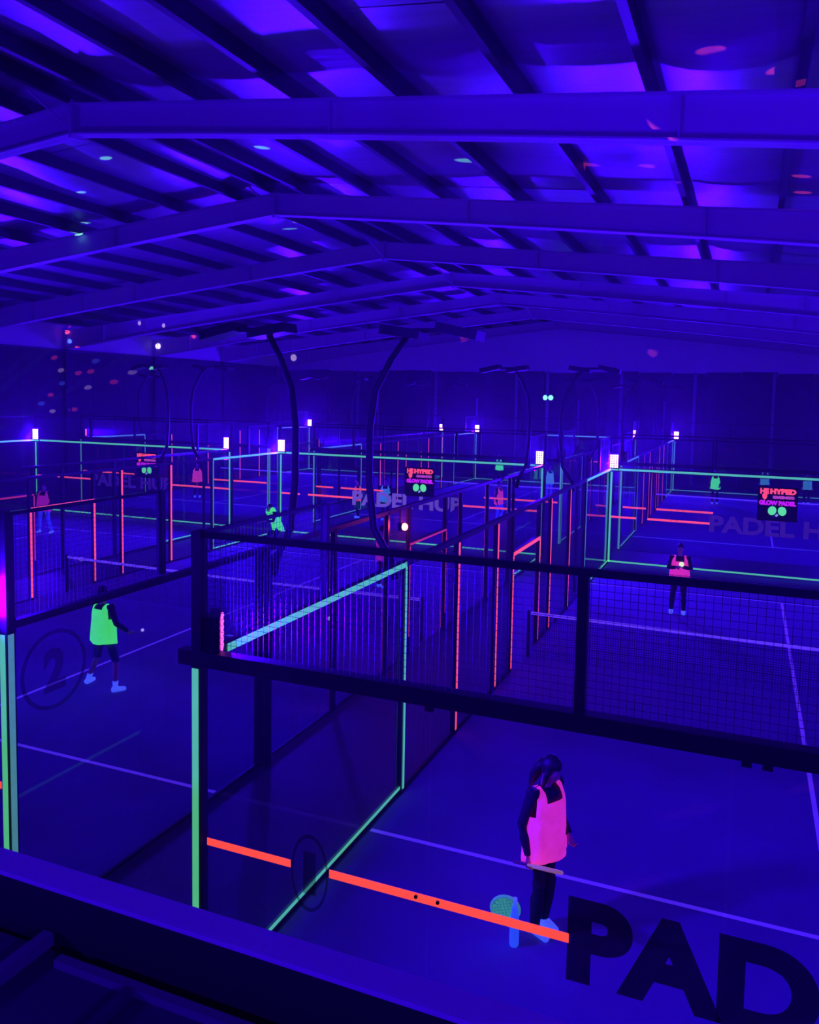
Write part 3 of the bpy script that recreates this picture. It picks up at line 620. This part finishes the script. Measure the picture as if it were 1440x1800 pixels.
    for j in range(rows):
        t = (j+.5)/rows
        for i in range(n):
            a = 2*math.pi*(i+.5)/n
            if t > .60 and t < .93 and abs(math.cos(a)) > .90: continue
            xx = abs(math.cos(a))
            if t > .80 and xx < .42 and math.sin(a) < 0: continue
            if t > .90 and xx < .42: continue
            Fb.append((j*n+i, j*n+(i+1) % n, (j+1)*n+(i+1) % n, (j+1)*n+i))
    bb.add(V, Fb); bo = bb.obj('bib', bib, root, smooth=True)
    so = bo.modifiers.new('solid', 'SOLIDIFY'); so.thickness = .006
    # hair
    hm = MB()
    if hair == 'long':
        hm.ell(q(0, .018, .03), (.092*s, .105*s, .115*s), 18, 12, rot=Rm)
        hm.tube([q(0, .07, .06), q(0, .105, -.03), q(.01, .12, -.16), q(.02, .11, -.27)], [.07*s, .095*s, .085*s, .035*s], 14, .6)
        for sg in (-1, 1): hm.tube([q(sg*.06, .0, .05), q(sg*.085, -.02, -.05), q(sg*.08, -.03, -.15)], [.035*s, .035*s, .018*s], 10, .7)
    elif hair == 'bun':
        hm.ell(q(0, .02, .03), (.084*s, .10*s, .108*s), 18, 12, rot=Rm); hm.ell(q(0, .09, .10), (.04*s, .04*s, .04*s), 12, 8)
    else:
        hm.ell(q(0, .02, .032), (.083*s, .097*s, .105*s), 18, 12, rot=Rm)
    # keep the face clear of hair
    V = np.array(hm.v); loc = (V-np.array(H))@np.array(Rm)
    fcut = (loc[:, 1] < -.045*s) & (loc[:, 2] < .055*s) & (np.abs(loc[:, 0]) < .062*s); loc[fcut, 1] = -.045*s
    hm.v = [tuple(p) for p in (loc@np.array(Rm).T+np.array(H))]
    hm.obj('hair', HAIR, root, smooth=True)
    return root, J, s

# woman by the near glass, turned towards the net, head bowed
w1, J1, s1 = person('woman with long dark hair in a pink bib holding a racket by the near glass', 2.36, 2.10, R(62), BIBP,
    dict(ls=(.18, .02, 1.41), le=(.25, .07, 1.13), lw=(.22, -.12, .93), rs=(-.18, 0, 1.42), re=(-.25, .06, 1.12), rw=(-.24, -.02, .85), look=(.15, -1, -.45), head=(0, -.05, 1.60), neck=(0, 0, 1.46),
         lh=(.09, 0, .93), rh=(-.09, 0, .93), la=(.07, .04, .085), ra=(-.08, .02, .085), lk=(.08, -.01, .5), rk=(-.08, -.02, .5), grip=1),
    hair='long', h=1.76, detail=True)
person('player in a pink bib beyond the net holding a ball at her chest', 2.60, 14.7, R(4), BIBP,
    dict(le=(.27, -.06, 1.16), lw=(.06, -.26, 1.24), re=(-.27, -.06, 1.16), rw=(-.08, -.26, 1.22), la=(.13, .0, .085), ra=(-.17, .05, .085), lk=(.12, -.03, .5), rk=(-.14, -.03, .5), grip=1, look=(.1, -1, -.15)), hair='bun', h=1.70, detail=True)
person('player in a green bib and dark shorts with bare calves on the number two court', -6.19, 5.30, R(172), BIBG,
    dict(le=(.30, -.04, 1.16), lw=(.34, -.20, .98), re=(-.30, -.02, 1.15), rw=(-.33, -.22, .98), lh=(.10, 0, .92), rh=(-.10, 0, .92), lk=(.24, -.05, .50), la=(.37, .04, .085), rk=(-.23, -.05, .50), ra=(-.36, .06, .085),
         footl=(.35, -1, 0), footr=(-.35, -1, 0), grip=1), h=1.76, detail=True, legs=NAVY, shorts=True, bibz=.80)
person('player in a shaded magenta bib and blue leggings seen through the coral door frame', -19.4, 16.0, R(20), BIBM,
    dict(lk=(.17, -.06, .5), la=(.26, .02, .085), rk=(-.15, -.04, .5), ra=(-.20, .04, .085), le=(.30, -.05, 1.15), lw=(.30, -.25, 1.0)), h=1.78, legs=BLUECLOTH)
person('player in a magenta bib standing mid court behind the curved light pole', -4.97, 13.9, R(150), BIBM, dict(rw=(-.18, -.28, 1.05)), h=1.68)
person('crouching player in a green bib by the far corner post of the number two court', -10.35, 16.9, R(-25), BIBG,
    dict(pel=(0, .16, .80), waist=(0, .10, .93), chest=(0, -.02, 1.14), neck=(0, -.10, 1.30), head=(0, -.15, 1.43), ls=(.18, -.06, 1.27), rs=(-.18, -.06, 1.27), le=(.30, -.20, 1.05), lw=(.20, -.42, 1.05),
         re=(-.30, -.2, 1.03), rw=(-.18, -.42, 1.0), lh=(.10, .16, .80), rh=(-.10, .16, .80), lk=(.20, -.10, .46), rk=(-.20, -.10, .46), la=(.24, .08, .085), ra=(-.24, .08, .085)), h=1.74, bibz=.70)
person('player in a coral bib with one arm raised on the far corner court', -21.2, 26.76, R(30), BIBO, dict(le=(.33, -.10, 1.45), lw=(.30, -.18, 1.70)), h=1.72)
person('player in a coral bib in the aisle beyond the number two court', -11.24, 24.6, R(-60), BIBO, None, h=1.66)
person('player in a pale green shirt beside the coral one behind the grey lettering', -9.94, 24.6, R(15), BIBGREY, dict(lw=(.2, -.3, 1.1)), h=1.72)
person('player in a coral bib behind the dark posts on the rear row court', -5.55, 26.34, R(80), BIBO, dict(lk=(.11, -.15, .5)), h=1.72, legs=BLUECLOTH)
person('player in a green bib on the rear court behind the nearest court', 2.54, 37.6, R(5), BIBG, dict(lw=(.2, -.2, .95)), h=1.72)
person('player in a green bib near the far glass behind the number two court', -10.2, 41.6, R(-10), BIBG, dict(le=(.3, -.05, 1.2), lw=(.2, -.25, 1.3), re=(-.3, -.05, 1.2), rw=(-.2, -.25, 1.3)), h=1.74)
person('player in a pale shirt near the gap between the rear courts', -5.6, 35.5, R(40), BIBGREY, None, h=1.72, legs=BLUECLOTH)
person('player in a pale green shirt by the far glass behind the nearest court', 4.95, 41.5, R(0), BIBGREY, None, h=1.70)
person('player in a pale green shirt further along the far glass, rear court', 6.95, 40.0, R(20), BIBGREY, None, h=1.72)

# rackets and balls
def racket(name, label, loc, rot, face, m_face, group=None):
    o = empty(name, loc, label=label, category='racket'); o.rotation_euler = rot
    rim = MB(); n = 28; P = [(.128*math.cos(2*math.pi*k/n), 0, .30+.132*math.sin(2*math.pi*k/n)) for k in range(n+1)]
    rim.tube(P, .018, 8, up=(0, 1, 0), cap=False).obj('rim', m_face, o, smooth=True)
    fm = MB()
    for i in range(-3, 4):
        for j in range(-3, 4):
            if i*i+j*j < 12: fm.add(*(lambda c: ([(c[0]+dx, y_, c[1]+dz) for y_ in (-.015, .015) for dx, dz in ((-.013, -.013), (.013, -.013), (.013, .013), (-.013, .013))],
                [(0, 1, 2, 3), (7, 6, 5, 4), (0, 4, 5, 1), (1, 5, 6, 2), (2, 6, 7, 3), (3, 7, 4, 0)]))((i*.032, .30+j*.032)))
    fm.box((-.115, -.012, .295), (.115, .012, .305)).box((-.005, -.012, .18), (.005, .012, .42)).obj('perforated_face', m_face, o)
    MB().tube([(-.06, 0, .19), (0, 0, .11)], .012, 8).tube([(.06, 0, .19), (0, 0, .11)], .012, 8).obj('throat', m_face, o)
    MB().tube([(0, 0, -.02), (0, 0, .13)], [.017, .015], 10).obj('grip', face, o)
    return o
tan = mat('tan_racket_edge', (.6, .35, .3), .5, emit=(.28, .10, .14), es=.8)
tr = racket('racket', 'tan racket held edge on in the hand of the woman in pink', (2.16, 1.82, .80), (0, 0, 0), mat('tan_grip', (.4, .2, .25), .7), tan)
tr.rotation_euler = Matrix(((0, 0, 1), (.855, .52, 0), (-.52, .855, 0))).to_euler()
gr = mat('green_racket', (.3, .8, .5), .6, emit=(.03, .20, .06), es=.8, var=.4, vscale=12)
racket('racket', 'green racket leaning beside the pale blue bottle near the near glass', (2.14, 1.86, .05), (R(10), R(-14), R(10)), mat('blue_grip', (.3, .4, .9), .7), gr)
bt = empty('bottle', (2.17, 1.80, 0), label='tall pale blue glowing bottle standing on the turf beside the woman', category='bottle')
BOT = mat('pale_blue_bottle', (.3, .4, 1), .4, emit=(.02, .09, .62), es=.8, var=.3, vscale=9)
MB().tube([(0, 0, 0), (0, 0, .02), (0, 0, .22), (0, 0, .36), (0, 0, .40)], [.038, .045, .045, .032, .02], 16).obj('bottle_body', BOT, bt, smooth=True)
MB().tube([(0, 0, .40), (0, 0, .46)], .022, 12).obj('cap', SHOE, bt, smooth=True)
def ball(x, y, z, label, m=BALL, r=.033):
    o = MB().ell((0, 0, 0), (r,)*3, 16, 10).obj('ball', m, None, smooth=True, loc=(x, y, z)); o['label'] = label; o['category'] = 'ball'
ball(2.66, 14.38, 1.28, 'pale glowing ball held at the chest of the player beyond the net', r=.06)
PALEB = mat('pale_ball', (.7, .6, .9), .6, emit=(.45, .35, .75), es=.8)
ball(-7.88, 8.11, .033, 'pale ball lying on the turf short of the net, number two court', PALEB)
ball(-4.72, 10.6, .033, 'pale ball on the turf seen through the lit mesh above the rail', PALEB, r=.05)
ball(-14.6, 13.0, .04, 'pale ball on the turf between the coral posts', PALEB, r=.06)
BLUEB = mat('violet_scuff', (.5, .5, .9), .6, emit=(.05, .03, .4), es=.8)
def flat(x, y, l, rz, label):
    o = MB().tube([(-l/2, 0, .01), (0, .01, .022), (l/2, 0, .01)], [.012, .03, .012], 8, .6).obj('sock_scrap', BLUEB, None, smooth=True, loc=(x, y, 0)); o.rotation_euler.z = rz; o['label'] = label; o['category'] = 'litter'
flat(-6.0, 8.6, .26, .1, 'pale scrap lying on the turf beyond the player in green'); flat(-5.55, 6.9, .26, -.3, 'pale scrap lying on the turf beside the player in green')

# ------------------------------------------------------------------ haze
if HAZE:
    hz = MB().box((XL+.4, YN+.2, .05), (XR-.4, YF-.4, 8.05))
    m = bpy.data.materials.new('stage_haze'); m.use_nodes = True; nt = m.node_tree; nt.nodes.remove(nt.nodes['Principled BSDF'])
    v = nt.nodes.new('ShaderNodeVolumeScatter'); v.inputs['Density'].default_value = HAZE; v.inputs['Anisotropy'].default_value = .72
    nt.links.new(v.outputs[0], nt.nodes['Material Output'].inputs['Volume'])
    o = hz.obj('haze', m, None); o['kind'] = 'stuff'; o['label'] = 'thin stage haze filling the hall'; o['category'] = 'haze'
